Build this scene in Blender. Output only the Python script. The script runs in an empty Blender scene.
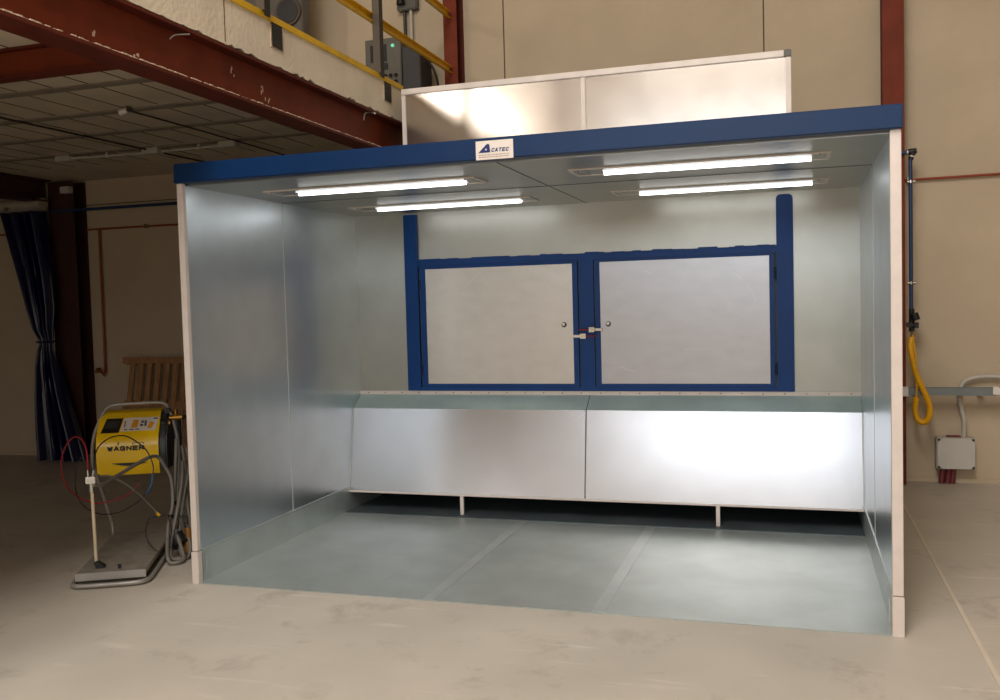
import bpy, bmesh, math, random
from mathutils import Vector, Matrix
random.seed(7)
COL = bpy.context.scene.collection

# ------------------------------------------------------------------ materials
def lin(c):
    return c/12.92 if c <= .04045 else ((c+.055)/1.055)**2.4
def rgb(r, g, b):
    return (lin(r/255), lin(g/255), lin(b/255), 1)

def mat(name, col, rough=.6, metal=0., var=.12, scale=6., bump=0., bscale=40., stretch=(1,1,1), spec=.5, detail=4, rvar=0., aniso=0):
    """principled material with procedural colour mottling, roughness variation and bump"""
    m = bpy.data.materials.new(name); m.use_nodes = True
    nt = m.node_tree; N = nt.nodes; L = nt.links
    b = N['Principled BSDF']
    b.inputs['Metallic'].default_value = metal
    b.inputs['Roughness'].default_value = rough
    b.inputs['Specular IOR Level'].default_value = spec
    tc = N.new('ShaderNodeTexCoord'); mp = N.new('ShaderNodeMapping')
    mp.inputs['Scale'].default_value = stretch
    L.new(tc.outputs['Object'], mp.inputs[0])
    nz = N.new('ShaderNodeTexNoise'); nz.inputs['Scale'].default_value = scale; nz.inputs['Detail'].default_value = detail
    L.new(mp.outputs[0], nz.inputs['Vector'])
    rp = N.new('ShaderNodeValToRGB')
    rp.color_ramp.elements[0].position = .32; rp.color_ramp.elements[1].position = .68
    rp.color_ramp.elements[0].color = tuple(c*(1-var) for c in col[:3])+(1,)
    rp.color_ramp.elements[1].color = tuple(min(1, c*(1+var)) for c in col[:3])+(1,)
    L.new(nz.outputs['Fac'], rp.inputs[0]); L.new(rp.outputs[0], b.inputs['Base Color'])
    if rvar:
        mr = N.new('ShaderNodeMapRange'); mr.inputs['To Min'].default_value = rough-rvar; mr.inputs['To Max'].default_value = rough+rvar
        n3 = N.new('ShaderNodeTexNoise'); n3.inputs['Scale'].default_value = 1.7; n3.inputs['Detail'].default_value = 6
        L.new(mp.outputs[0], n3.inputs['Vector']); L.new(n3.outputs['Fac'], mr.inputs['Value']); L.new(mr.outputs[0], b.inputs['Roughness'])
    if bump:
        n2 = N.new('ShaderNodeTexNoise'); n2.inputs['Scale'].default_value = bscale; n2.inputs['Detail'].default_value = 3
        L.new(mp.outputs[0], n2.inputs['Vector'])
        bp = N.new('ShaderNodeBump'); bp.inputs['Strength'].default_value = bump; bp.inputs['Distance'].default_value = .02
        L.new(n2.outputs['Fac'], bp.inputs['Height']); L.new(bp.outputs[0], b.inputs['Normal'])
    return m

def emis(name, col, s):
    m = bpy.data.materials.new(name); m.use_nodes = True
    b = m.node_tree.nodes['Principled BSDF']
    b.inputs['Base Color'].default_value = col; b.inputs['Emission Color'].default_value = col
    b.inputs['Emission Strength'].default_value = s
    return m

def floor_mat():
    m = mat('polished_concrete', rgb(196,187,175), .5, 0, .07, 1.3, .05, 9, spec=.4, rvar=.1, detail=8)
    nt = m.node_tree; N = nt.nodes; L = nt.links; b = N['Principled BSDF']
    src = b.inputs['Base Color'].links[0].from_socket
    tc = N.new('ShaderNodeTexCoord')
    # darker scuffs
    n = N.new('ShaderNodeTexNoise'); n.inputs['Scale'].default_value = 2.3; n.inputs['Detail'].default_value = 10; n.inputs['Roughness'].default_value = .68; n.inputs['Distortion'].default_value = .4
    L.new(tc.outputs['Object'], n.inputs['Vector'])
    r = N.new('ShaderNodeValToRGB'); r.color_ramp.elements[0].position = .56; r.color_ramp.elements[1].position = .74
    r.color_ramp.elements[0].color = (1,1,1,1); r.color_ramp.elements[1].color = (.66,.64,.61,1)
    L.new(n.outputs['Fac'], r.inputs[0])
    x = N.new('ShaderNodeMixRGB'); x.blend_type = 'MULTIPLY'; x.inputs[0].default_value = 1
    L.new(src, x.inputs[1]); L.new(r.outputs[0], x.inputs[2])
    # thin pale scratches
    mp = N.new('ShaderNodeMapping'); mp.inputs['Scale'].default_value = (.7,5,1); mp.inputs['Rotation'].default_value = (0,0,.35)
    L.new(tc.outputs['Object'], mp.inputs[0])
    n2 = N.new('ShaderNodeTexNoise'); n2.inputs['Scale'].default_value = 2.2; n2.inputs['Detail'].default_value = 6
    L.new(mp.outputs[0], n2.inputs['Vector'])
    r2 = N.new('ShaderNodeValToRGB'); r2.color_ramp.elements[0].position = .62; r2.color_ramp.elements[1].position = .8
    r2.color_ramp.elements[0].color = (0,0,0,1); r2.color_ramp.elements[1].color = (.16,.155,.15,1)
    L.new(n2.outputs['Fac'], r2.inputs[0])
    y = N.new('ShaderNodeMixRGB'); y.blend_type = 'ADD'; y.inputs[0].default_value = 1
    L.new(x.outputs[0], y.inputs[1]); L.new(r2.outputs[0], y.inputs[2]); L.new(y.outputs[0], b.inputs['Base Color'])
    return m

M = {}
M['floor'] = floor_mat()
M['wall'] = mat('beige_precast_concrete', rgb(198,180,154), .85, 0, .07, 1.2, .15, 60, detail=8)
M['walldark'] = mat('low_bounce_wall', rgb(96,88,78), .85)  # unseen left wall darkened to cut bounce light
M['wallseam'] = mat('wall_seam', rgb(96,78,58), .9)
M['slab'] = mat('grey_plank_concrete', rgb(206,192,168), .9, 0, .12, 2, .2, 50, detail=6)
M['slabedge'] = mat('cream_concrete_edge', rgb(232,217,194), .85, 0, .08, 3, .2, 30, detail=8)
M['slabband'] = mat('plank_joint_concrete', rgb(140,128,112), .9, 0, .15, 4)
M['seam'] = mat('dark_seam', rgb(50,42,34), .9)
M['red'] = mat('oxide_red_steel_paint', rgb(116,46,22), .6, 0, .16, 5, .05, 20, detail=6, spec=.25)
M['redd'] = mat('shaded_red_steel_paint', rgb(88,33,20), .6, 0, .16, 5, spec=.25)  # darker copy of the red: shade on flanges and webs put into the colour
M['chalk'] = mat('chalky_mortar', rgb(206,180,156), .9, 0, .3, 30)
M['galv'] = mat('galvanised_sheet', (.52,.58,.60,1), .30, 1, .05, 5, .01, 2.2, rvar=.05)
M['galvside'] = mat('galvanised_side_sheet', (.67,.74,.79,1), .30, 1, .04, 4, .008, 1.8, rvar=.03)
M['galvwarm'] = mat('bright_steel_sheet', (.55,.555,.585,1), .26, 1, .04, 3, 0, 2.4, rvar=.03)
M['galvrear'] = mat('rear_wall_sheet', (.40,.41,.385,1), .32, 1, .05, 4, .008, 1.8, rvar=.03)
M['galvdoorcool'] = mat('door_sheet_cool_reflection', (.44,.445,.475,1), .34, 1, .04, 6, 0, 1.6, stretch=(1,1,2), rvar=.03)  # same sheet as the left door, cooler reflection put into the colour
M['galvplenum'] = mat('plenum_sheet', (.56,.51,.47,1), .21, 1, .06, 5, 0, 2.4, rvar=.04)
M['redk'] = mat('shaded_dark_red_paint', rgb(64,32,26), .6, 0, .12, 5)  # red paint darkened again, the shade at far left is in the colour
M['ochre'] = mat('ochre_plastic', rgb(150,104,40), .5)
M['post'] = mat('taupe_post_paint', rgb(84,72,58), .5)
M['galvdoor'] = mat('door_sheet_warm_reflection', (.56,.54,.515,1), .34, 1, .04, 6, 0, 1.6, stretch=(1,1,2), rvar=.04)  # left door sheet, its warm brighter reflection put into the colour
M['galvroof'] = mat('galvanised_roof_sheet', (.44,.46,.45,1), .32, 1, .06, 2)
M['galvfloor'] = mat('scuffed_galvanised_floor', (.50,.55,.535,1), .42, .6, .08, 3.2, .015, 5, rvar=.05, detail=9)
M['galvled'] = mat('galvanised_ledge', (.60,.74,.72,1), .38, .45, .08, 4)
M['alu'] = mat('aluminium_profile', rgb(224,212,204), .45, .15, .06, 8)
M['galvskirt'] = mat('skirting_sheet', (.56,.62,.61,1), .36, .55, .06, 4)
M['galvline'] = mat('sheet_seam_light', (.60,.64,.63,1), .45, .7, .05)
M['galvdark'] = mat('sheet_seam_dark', (.13,.15,.16,1), .5, .6, .05)
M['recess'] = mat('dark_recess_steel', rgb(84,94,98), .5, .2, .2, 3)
M['blue'] = mat('royal_blue_paint', rgb(0,42,86), .38, 0, .07, 4, spec=.3)
M['bluedoor'] = mat('bright_blue_door_paint', rgb(0,62,130), .4, 0, .06, 4, spec=.3)
M['bluedk'] = mat('navy_hinge_paint', rgb(6,22,52), .5)  # navy colour of the door hinges
M['black'] = mat('matt_black', rgb(22,22,24), .5)
M['darkgrey'] = mat('dark_grey_plastic', rgb(52,52,54), .45)
M['midgrey'] = mat('grey_painted_steel', rgb(94,90,82), .45)
M['tube'] = mat('grey_tube_steel', rgb(160,154,148), .4, .3)
M['deck'] = mat('grey_deck_steel', rgb(150,142,132), .5, .2, .15, 12)
M['yellow'] = mat('yellow_gloss_plastic', rgb(250,204,10), .25, 0, .03, 5)
M['yrail'] = mat('yellow_rail_paint', rgb(226,178,24), .45, 0, .1, 6)
M['hosey'] = mat('yellow_hose', rgb(236,176,16), .4)
M['hosered'] = mat('red_hose', rgb(140,28,36), .4)
M['hosegrey'] = mat('grey_hose', rgb(124,118,110), .5)
M['hoseblue'] = mat('blue_hose', rgb(66,104,140), .4)
M['brass'] = mat('brass', rgb(176,130,56), .35, .9)
M['cream'] = mat('cream_tube', rgb(214,196,166), .4)
M['silver'] = mat('nickel', rgb(200,196,188), .25, .9)
M['white'] = mat('white_plate', rgb(232,222,214), .5, 0, .02)
M['logo'] = mat('logo_blue', rgb(14,40,104), .5, 0, .02)
M['fine'] = mat('fine_print_brown', rgb(168,140,128), .6, 0, .02)
M['orange'] = mat('label_orange', rgb(226,150,30), .5)
M['wood'] = mat('weathered_pallet_wood', rgb(168,122,80), .75, 0, .25, 4, .2, 30, stretch=(8,8,1), detail=6)
M['curtain'] = mat('navy_vinyl', rgb(8,14,56), .30, 0, .1, 4, spec=.6)
M['fabric'] = mat('pale_canvas_roll', rgb(170,158,140), .8)
M['pipeblue'] = mat('blue_air_pipe', rgb(30,54,92), .45)
M['copper'] = mat('copper_pipe', rgb(150,66,42), .5, .1)
M['pvc'] = mat('grey_pvc', rgb(190,184,172), .5, 0, .04)
M['boxlid'] = mat('pale_grey_box', rgb(204,200,192), .5, 0, .03)
M['maroon'] = mat('maroon_conduit', rgb(112,46,48), .55)
M['galvtray'] = mat('galvanised_tray', (.20,.22,.22,1), .5, .6, .1, 6)
M['tubelight'] = emis('lit_tube', (1,.98,.96,1), 5)
M['diffuser'] = emis('lit_diffuser', (.93,.97,1,1), .9)
M['lamp'] = emis('green_lamp', (.2,.8,.5,1), .35)

# ------------------------------------------------------------------ geometry helpers
class MB:
    def __init__(s): s.bm = bmesh.new()
    def box(s, x0,x1,y0,y1,z0,z1):
        bm = s.bm
        v = [bm.verts.new(p) for p in ((x0,y0,z0),(x1,y0,z0),(x1,y1,z0),(x0,y1,z0),(x0,y0,z1),(x1,y0,z1),(x1,y1,z1),(x0,y1,z1))]
        for f in ((0,3,2,1),(4,5,6,7),(0,1,5,4),(1,2,6,5),(2,3,7,6),(3,0,4,7)): bm.faces.new([v[i] for i in f])
        return s
    def bevel(s, w=.004, seg=2):
        bmesh.ops.recalc_face_normals(s.bm, faces=s.bm.faces)
        bmesh.ops.bevel(s.bm, geom=list(s.bm.edges), offset=w, segments=seg, affect='EDGES', clamp_overlap=True)
        return s
    def prism(s, pts, fn, a, b):
        """pts: 2D outline; fn(p,t)->3D; extruded from t=a to t=b"""
        bm = s.bm
        A = [bm.verts.new(fn(p,a)) for p in pts]; B = [bm.verts.new(fn(p,b)) for p in pts]
        n = len(pts)
        bm.faces.new(A); bm.faces.new(list(reversed(B)))
        for i in range(n): bm.faces.new((A[i],B[i],B[(i+1)%n],A[(i+1)%n]))
        return s
    def cyl(s, p, q, r, n=16, r2=None):
        p = Vector(p); q = Vector(q); d = q-p
        m = Matrix.Translation((p+q)/2) @ d.to_track_quat('Z','Y').to_matrix().to_4x4()
        bmesh.ops.create_cone(s.bm, cap_ends=True, segments=n, radius1=r, radius2=r if r2 is None else r2, depth=d.length, matrix=m)
        return s
    def tube(s, pts, r, n=10, sub=6):
        """smooth tube through points (Catmull-Rom)"""
        P = [Vector(p) for p in pts]
        if sub > 1 and len(P) > 2:
            Q = []
            for i in range(len(P)-1):
                a = P[max(i-1,0)]; b = P[i]; c = P[i+1]; d = P[min(i+2,len(P)-1)]
                for k in range(sub):
                    t = k/sub
                    Q.append(.5*((2*b)+(c-a)*t+(2*a-5*b+4*c-d)*t*t+(3*b-a-3*c+d)*t**3))
            Q.append(P[-1]); P = Q
        bm = s.bm; rings = []; up = None
        for i, p in enumerate(P):
            d = (P[min(i+1,len(P)-1)]-P[max(i-1,0)]).normalized()
            if up is None:
                up = Vector((0,0,1)) if abs(d.z) < .9 else Vector((1,0,0))
            side = d.cross(up)
            if side.length < 1e-4: side = d.orthogonal()
            side.normalize(); up = side.cross(d).normalized()
            rings.append([bm.verts.new(p+r*(math.cos(2*math.pi*k/n)*side+math.sin(2*math.pi*k/n)*up)) for k in range(n)])
        for a, b in zip(rings, rings[1:]):
            for k in range(n): bm.faces.new((a[k],a[(k+1)%n],b[(k+1)%n],b[k]))
        bm.faces.new(rings[0]); bm.faces.new(list(reversed(rings[-1])))
        return s
    def build(s, name, m, parent=None, smooth=False, xf=None):
        bmesh.ops.recalc_face_normals(s.bm, faces=s.bm.faces)
        if xf is not None: s.bm.transform(xf)
        me = bpy.data.meshes.new(name); s.bm.to_mesh(me); s.bm.free()
        if isinstance(m, str): m = M[m]
        me.materials.append(m)
        if smooth:
            for p in me.polygons: p.use_smooth = True
            me.set_sharp_from_angle(angle=math.radians(40))
        o = bpy.data.objects.new(name, me); COL.objects.link(o)
        if parent is not None:
            o.parent = parent; o.matrix_parent_inverse = world(parent).inverted()
        return o

def world(o):
    m = Matrix.LocRotScale(o.location, o.rotation_euler, o.scale)
    if o.parent: m = world(o.parent) @ o.matrix_parent_inverse @ m
    return m
def box(name, m, parent, *a, bev=0):
    b = MB().box(*a)
    if bev: b.bevel(bev)
    return b.build(name, m, parent)
def tag(o, label=None, cat=None, group=None, kind=None):
    if label: o['label'] = label
    if cat: o['category'] = cat
    if group: o['group'] = group
    if kind: o['kind'] = kind
    return o
def thing(name, label, cat, loc=(0,0,0), rz=0, group=None):
    o = bpy.data.objects.new(name, None); COL.objects.link(o)
    o.location = loc; o.rotation_euler = (0,0,rz)
    return tag(o, label, cat, group)
GLYPH = {'W':[[(0,1),(.26,0),(.5,.75),(.74,0),(1,1)]],'A':[[(0,0),(.45,1),(.55,1),(1,0)],[(.2,.3),(.8,.3)]],
 'G':[[(.95,.82),(.8,1),(.2,1),(0,.8),(0,.2),(.2,0),(.95,0),(.95,.48),(.55,.48)]],'N':[[(0,0),(0,1),(1,0),(1,1)]],
 'E':[[(1,1),(0,1),(0,0),(1,0)],[(0,.5),(.85,.5)]],'R':[[(0,0),(0,1),(.85,1),(1,.85),(1,.6),(.85,.45),(0,.45)],[(.5,.45),(1,0)]],
 'C':[[(1,.85),(.8,1),(.25,1),(0,.75),(0,.25),(.25,0),(.8,0),(1,.15)]],'T':[[(0,1),(1,1)],[(.5,1),(.5,0)]]}
def strokes(body, name, m, parent, origin, xdir, updir, width, height, thick, gap=.28, shear=0):
    """heavy block lettering built from mitred flat strokes"""
    X = Vector(xdir).normalized(); U = Vector(updir).normalized(); Nn = X.cross(U)
    n = len(body); lw = width/(n+(n-1)*gap); mb = MB(); bm = mb.bm; O = Vector(origin); q = 0
    for i, ch in enumerate(body):
        for line in GLYPH[ch]:
            P = [Vector((i*lw*(1+gap)+thick/2+a*(lw-thick), thick/2+b*(height-thick))) for a,b in line]
            for a,b in zip(P,P[1:]):
                d = (b-a).normalized(); e = Vector((-d.y,d.x))*thick/2; a = a-d*thick*.4; b = b+d*thick*.4; q += 1
                vs = []
                for hh in (0,.0006+q*.00001):
                    for p in (a-e,b-e,b+e,a+e):
                        vs.append(bm.verts.new(O+X*(p.x+shear*p.y)+U*max(0,min(height,p.y))+Nn*hh))
                for f in ((0,3,2,1),(4,5,6,7),(0,1,5,4),(1,2,6,5),(2,3,7,6),(3,0,4,7)): bm.faces.new([vs[k] for k in f])
    return mb.build(name, m, parent)

# ------------------------------------------------------------------ setting
YB = 4.2            # back wall face
ZR = 8.5            # roof
def struct(name, m, *a): return tag(box(name, m, None, *a), kind='structure')
struct('floor', 'floor', -9.2,10.2,-14.2,4.4,-.2,0)
struct('wall_back', 'wall', -9.2,10.2,YB,YB+.2,0,ZR)
struct('wall_left', 'walldark', -9.2,-9,-14,YB,0,ZR)
M['wallmid'] = mat('mid_bounce_concrete', rgb(160,150,136), .85)  # unseen right wall, tone chosen for its bounce and reflection in the booth
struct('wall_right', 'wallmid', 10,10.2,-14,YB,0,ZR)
struct('ceiling', 'wall', -9.2,10.2,-14.2,4.4,ZR,ZR+.2)
# front wall (behind the camera) with a high window band
fw = MB()
fw.box(-9.2,-5.0,-14.2,-14,0,3.4); fw.box(-3.0,10.2,-14.2,-14,0,3.4); fw.box(-5.0,-3.0,-14.2,-14,2.6,3.4); fw.box(-9.2,10.2,-14.2,-14,7.2,ZR)
fw.box(-9.2,-5.4,-14.2,-14,3.4,7.2); fw.box(-3.8,-.8,-14.2,-14,3.4,7.2); fw.box(6.6,10.2,-14.2,-14,3.4,7.2)
fw.box(-5.4,-3.8,-14.2,-14,3.4,6.0); fw.box(-.8,6.6,-14.2,-14,6.0,7.2)
tag(fw.build('wall_front', 'wall'), kind='structure')
# joints between the precast wall panels (thin sealant lines on the wall face)
j = MB()
for x in (.85, 3.36, 7.2): j.box(x-.006,x+.006,YB-.003,YB+.01,0,ZR)
j.box(-9,4.36,YB-.003,YB+.01,2.985,2.995)
tag(j.build('trim_1', 'wallseam'), kind='structure')
# saw cut in the floor, right of the booth
sc_ = MB(); a = Vector((4.43,3.9)); b = Vector((4.45,-5))
sc_.prism([(4.412,3.9),(4.43,3.9),(4.468,-6),(4.440,-6)], lambda p,t:(p[0],p[1],t), .0004, .004)
M['sawcut'] = mat('pale_saw_cut', rgb(214,200,182), .8, 0, .04)
tag(sc_.build('trim_2', 'sawcut'), kind='structure')
# grubby mortar line where the wall meets the floor
sk = MB(); sk.box(4.2,10,YB-.03,YB,0,.035); sk.box(-9,-.3,YB-.03,YB,0,.03)
tag(sk.build('trim_3', 'wall'), kind='structure')

# ------------------------------------------------------------------ mezzanine
XE = .4; ZC0 = 3.277; ZC1 = 3.56
mz = thing('mezzanine_floor', 'concrete mezzanine floor with cream edge above the red beam, upper left', 'mezzanine', (-4,-3,ZC0))
box('slab', 'slab', mz, -9,XE-.06,-10,YB,ZC0,ZC1)
e = MB()
# slightly ragged lower edge on the cream fascia
n = 400; y0 = -10; y1 = YB
top = []; 
for i in range(n+1):
    y = y0+(y1-y0)*i/n
    top.append((y, ZC0+.004+random.random()**6*.022))
outline = top+[(y1,ZC1),(y0,ZC1)]
e.prism(outline, lambda p,t:(t,p[0],p[1]), XE-.06, XE)
f = e.build('edge_fascia', 'slabedge', mz)
sj = MB()
for y in (-8,-5.6,-2.4,-.02): sj.box(XE-.002,XE+.0015,y-.004,y+.004,ZC0+.02,ZC1-.01)
sj.build('fascia_joint', 'wallseam', f)
# plank joints on the underside
bd = MB()
k = 0
for i in range(-12,4):
    y = .47+.72*i+(.02 if i%2 else 0)
    if -9.9 < y < 4: bd.box(-8.9,.1,y-.045,y+.045,ZC0-.012,ZC0+.01)
bd.build('joint_band', 'slabband', mz)
sm = MB()
for i in range(-12,4):
    ya = .47+.72*i+.05; yb = ya+.62
    x = -8.8+random.random()*.3
    while x < .05:
        if -9.9 < ya and yb < 4.1: sm.box(x-.004,x+.004,ya,yb,ZC0-.003,ZC0+.01)
        x += .30+random.random()*.03
sm.build('plank_seam', 'seam', mz)

def ibeam_y(name, label, xw, y0,y1,z0,z1,w,group=None,m1='red',m2='redd'):
    t = thing(name, label, 'steel beam', (xw,(y0+y1)/2,z0), 0, group)
    tf = .018
    box('web', m1, t, xw-.008,xw+.008,y0,y1,z0+tf,z1-tf)
    box('top_flange', m2, t, xw-w/2,xw+w/2,y0,y1,z1-tf,z1)
    bf = box('bottom_flange', m2, t, xw-w/2,xw+w/2,y0,y1,z0,z0+tf)
    return t, bf
mb_, bf = ibeam_y('steel_beam', 'long oxide-red steel beam under the cream concrete mezzanine edge', .31,-10,3.97,2.985,ZC0,.18)
# mortar crumbs lying on the flange edge and drips on the web
cr = MB()
for i in range(1500):
    y = random.uniform(-3.5,3.9); s = random.choice((.002,.003,.004,.007))
    x = .31+.09-abs(random.gauss(0,.012)); cr.box(x-s,x+s*.3,y-s*2,y+s*2,3.003,3.003+s)
cr.build('mortar_crumbs', 'chalk', mb_)
cd = MB()
for (y,z,l) in ((.52,3.12,.10),(.56,3.09,.05),(-.72,3.05,.04),(-.6,3.03,.05),(-.5,3.02,.04),(-1.05,3.10,.03),(.18,3.17,.05)):
    for q in range(3):
        yy = y+random.uniform(-.03,.03); zz = z+random.uniform(-.03,.03)
        cd.box(.318,.3205,yy-.004,yy+.004,zz-l*.4*random.random(),zz+.01)
cd.build('mortar_drips', 'chalk', mb_)
hk = MB().tube([(.322,2.0,3.20),(.335,2.0,3.25),(.36,2.01,3.262),(.39,2.03,3.262),(.41,2.04,3.25)],.006,8); hk.build('hook', 'pvc', mb_, True)
hk = MB().tube([(.322,-.44,3.21),(.345,-.42,3.235),(.395,-.36,3.25)],.004,8); hk.build('hook', 'pvc', mb_, True)

# cross beam running left
t = thing('steel_beam', 'red steel cross beam under the mezzanine at the upper left edge', 'steel beam', (-4,-.41,3.10))
box('web', 'red', t, -9,.30,-.423,-.411,3.115,3.26)
box('bottom_flange', 'redd', t, -9,.30,-.46,-.37,3.10,3.115)
box('top_flange', 'redd', t, -9,.30,-.46,-.37,3.262,ZC0-.001)
box('stiffener', 'red', t, -.93,-.915,-.455,-.423,3.115,3.262)
# beam above the curtain
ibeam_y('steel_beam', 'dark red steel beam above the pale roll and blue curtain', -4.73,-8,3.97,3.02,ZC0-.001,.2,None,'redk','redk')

def column(label, x0,x1,y0,z1,m1='red',m2='redd'):
    t = thing('steel_column', label, 'steel column', ((x0+x1)/2,(y0+YB)/2,0))
    xm = (x0+x1)/2
    box('front_flange', m1, t, x0,x1,y0,y0+.014,0,z1)
    box('rear_flange', m2, t, x0,x1,YB-.018,YB-.004,0,z1)
    box('web', m2, t, xm-.006,xm+.006,y0+.014,YB-.018,0,z1)
    return t
column('oxide-red steel column behind the right end of the spray booth', 4.36,4.535,3.99,ZR)
c2 = column('oxide-red steel column rising from the mezzanine where the yellow rails end', .285,.425,3.985,ZR)
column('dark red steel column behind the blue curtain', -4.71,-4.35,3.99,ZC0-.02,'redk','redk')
b_ = tag(box('junction_box', 'pvc', None, -4.47,-4.345,3.912,3.9895,3.108,3.184, bev=.006), 'small pale junction box near the top of the dark red column', 'junction box')

# railing: posts with yellow rails on the mezzanine edge
rl = thing('safety_railing', 'yellow and black safety railing along the mezzanine edge', 'railing', (XE,-2,ZC1))
for z in (4.04, 4.58):
    MB().box(XE-.06,XE-.055,-9,3.96,z-.03,z+.035).box(XE-.06,XE-.02,-9,3.96,z+.03,z+.035).box(XE-.06,XE-.02,-9,3.96,z-.03,z-.025).build('rail', 'yrail', rl)
MB().box(XE-.03,XE+.012,-9,2.62,ZC1-.006,ZC1+.035).build('kick_rail', 'yrail', rl)
for y in (-3.6,-1.6,.41,2.15):
    p = MB().box(XE-.03,XE+.03,y-.03,y+.03,ZC1+.036,4.62).build('post', 'post', rl)
    MB().box(XE+.030,XE+.034,y-.03,y+.035,ZC1+.0,4.62).build('post_shade_side', 'black', p)  # black sheet: the post's unlit side put in as colour
    MB().box(XE+.001,XE+.006,y+.078,y+.230,ZC1-.165,ZC1-.02).build('recess_surround', 'chalk', p)
    q = MB().box(XE+.006,XE+.010,y+.09,y+.215,ZC1-.16,ZC1-.005).build('fixing_plate', 'black', p)

# things on the mezzanine
cab = thing('control_cabinet', 'grey electrical control cabinet with green lamp on the mezzanine', 'control cabinet', (-.1,3.7,ZC1))
MB().box(-.40,-.02,3.60,3.95,ZC1,4.32).bevel(.006).build('housing', 'midgrey', cab)
MB().box(-.015,.17,3.62,3.93,ZC1,4.22).bevel(.008).build('side_unit', 'darkgrey', cab)
MB().box(-.34,-.26,3.590,3.60,4.10,4.26).build('display_window', 'black', cab)
MB().box(-.24,-.17,3.590,3.60,4.10,4.26).build('display_window', 'black', cab)
MB().box(-.25,-.16,3.588,3.60,4.02,4.08).build('display_window', 'black', cab)
MB().cyl((-.10,3.60,4.24),(-.10,3.585,4.24),.017,20).build('green_lamp', 'lamp', cab)
for r in range(2):
    for c in range(4):
        MB().cyl((-.24+c*.055,3.60,3.96-r*.06),(-.24+c*.055,3.575,3.95-r*.06),.016,12).build('button', 'black', cab)
MB().tube([(.17,3.8,4.10),(.22,3.8,4.06),(.26,3.82,3.95),(.27,3.85,3.8),(.27,3.9,ZC1+.01)],.012,8).build('cable', 'black', cab, True)
so = thing('wall_socket', 'grey wall socket with two conduits dropping behind the control cabinet', 'wall socket', (-.16,YB,4.85))
MB().box(-.27,-.05,YB-.09,YB-.002,4.74,4.95).bevel(.01).build('housing', 'midgrey', so)
MB().cyl((-.20,YB-.045,4.75),(-.20,YB-.045,ZC1),.016,12).build('conduit', 'darkgrey', so, True)
MB().cyl((-.13,YB-.045,4.75),(-.13,YB-.045,ZC1),.018,12).build('conduit', 'pvc', so, True)
MB().cyl((-.21,YB-.12,4.90),(-.21,YB-.12,4.79),.030,16,.045).build('plug', 'black', so, True)
fn = thing('fan_unit', 'grey ventilation unit with round opening on the mezzanine, top left', 'ventilation unit', (-1.3,3.7,ZC1))
MB().box(-1.72,-1.02,3.50,3.66,ZC1+.3,5.3).bevel(.008).build('housing', 'midgrey', fn)
for zz in (0,): 
    MB().box(-1.70,-1.64,3.51,3.56,ZC1,ZC1+.3).build('leg', 'darkgrey', fn); MB().box(-1.10,-1.04,3.51,3.56,ZC1,ZC1+.3).build('leg', 'darkgrey', fn)
    MB().box(-1.70,-1.64,3.60,3.65,ZC1,ZC1+.3).build('leg', 'darkgrey', fn); MB().box(-1.10,-1.04,3.60,3.65,ZC1,ZC1+.3).build('leg', 'darkgrey', fn)
MB().cyl((-1.17,3.50,4.66),(-1.17,3.47,4.66),.14,28).build('inlet_ring', 'post', fn, True)
MB().cyl((-1.17,3.468,4.66),(-1.17,3.462,4.66),.115,28).build('inlet', 'darkgrey', fn, True)

# ------------------------------------------------------------------ spray booth
W = 4.104; TW = .041; D = 2.358; HC = 2.473; H = 2.6; YS = 1.167; ZBASE = .205
bt = thing('spray_booth', 'large open galvanised steel spray booth with royal blue header and blue-framed rear doors', 'spray booth', (W/2,1.4,0))
# floor sheets
for (xa,xb) in ((TW,1.575),(1.577,2.568),(2.57,W-TW)):
    MB().box(xa,xb,0,1.99,.001,.006).build('floor_sheet', 'galvfloor', bt)
for (xs) in (1.576,2.569):
    s_ = MB().box(xs-.036,xs+.036,.02,1.985,.0062,.0085).build('floor_joint_strip', 'galvline', bt)
MB().box(TW,W-TW,1.99,2.93,.001,.012).build('rear_floor_sheet', 'recess', bt)
# sides
for sgn, xa, xb in ((0,.006,TW),(1,W-TW,W-.006)):
    inner = xb if sgn == 0 else xa
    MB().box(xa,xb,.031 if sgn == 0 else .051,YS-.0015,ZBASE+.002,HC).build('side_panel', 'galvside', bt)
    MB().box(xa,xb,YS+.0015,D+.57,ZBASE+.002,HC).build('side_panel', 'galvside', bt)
    d = 1 if sgn == 0 else -1
    sk_ = MB().box(min(inner+d*.004,xa+.004*d*0),max(inner+d*.004,xb) if sgn == 0 else xb,.045,D+.57,0,ZBASE-.002) if False else \
        MB().box(xa if sgn == 0 else xa-.004, xb+.004 if sgn == 0 else xb,.045,D+.57,0,ZBASE-.002)
    sk_.build('skirting_sheet', 'galvskirt', bt)
    # light vertical joint and skirting cap
    x1 = inner+d*.0015
    MB().box(min(inner,x1)-.0005,max(inner,x1)+.0005,YS-.006,YS+.006,ZBASE,HC).build('panel_joint', 'galvline', bt)
    x1 = inner+d*.006
    MB().box(min(inner,x1)-.001,max(inner,x1)+.001,.05,2.08,ZBASE-.004,ZBASE+.002).build('skirting_cap', 'galvline', bt)
    # front edge profile
    MB().box(.004 if sgn == 0 else W-.05, .044 if sgn == 0 else W, -.006,.03 if sgn == 0 else .05,ZBASE+.0,H-.117).bevel(.003).build('edge_profile', 'alu', bt)
    MB().box(.0 if sgn == 0 else W-.052, .048 if sgn == 0 else W+.003, -.012,.035 if sgn == 0 else .056,0,ZBASE-.004).bevel(.003).build('edge_foot', 'alu', bt)
    pl = MB().box(.056 if sgn == 0 else W-.062,.060 if sgn == 0 else W-.058,.06,.085,.05,ZBASE-.03).build('foot_bracket', 'galvline' , bt)
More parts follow.
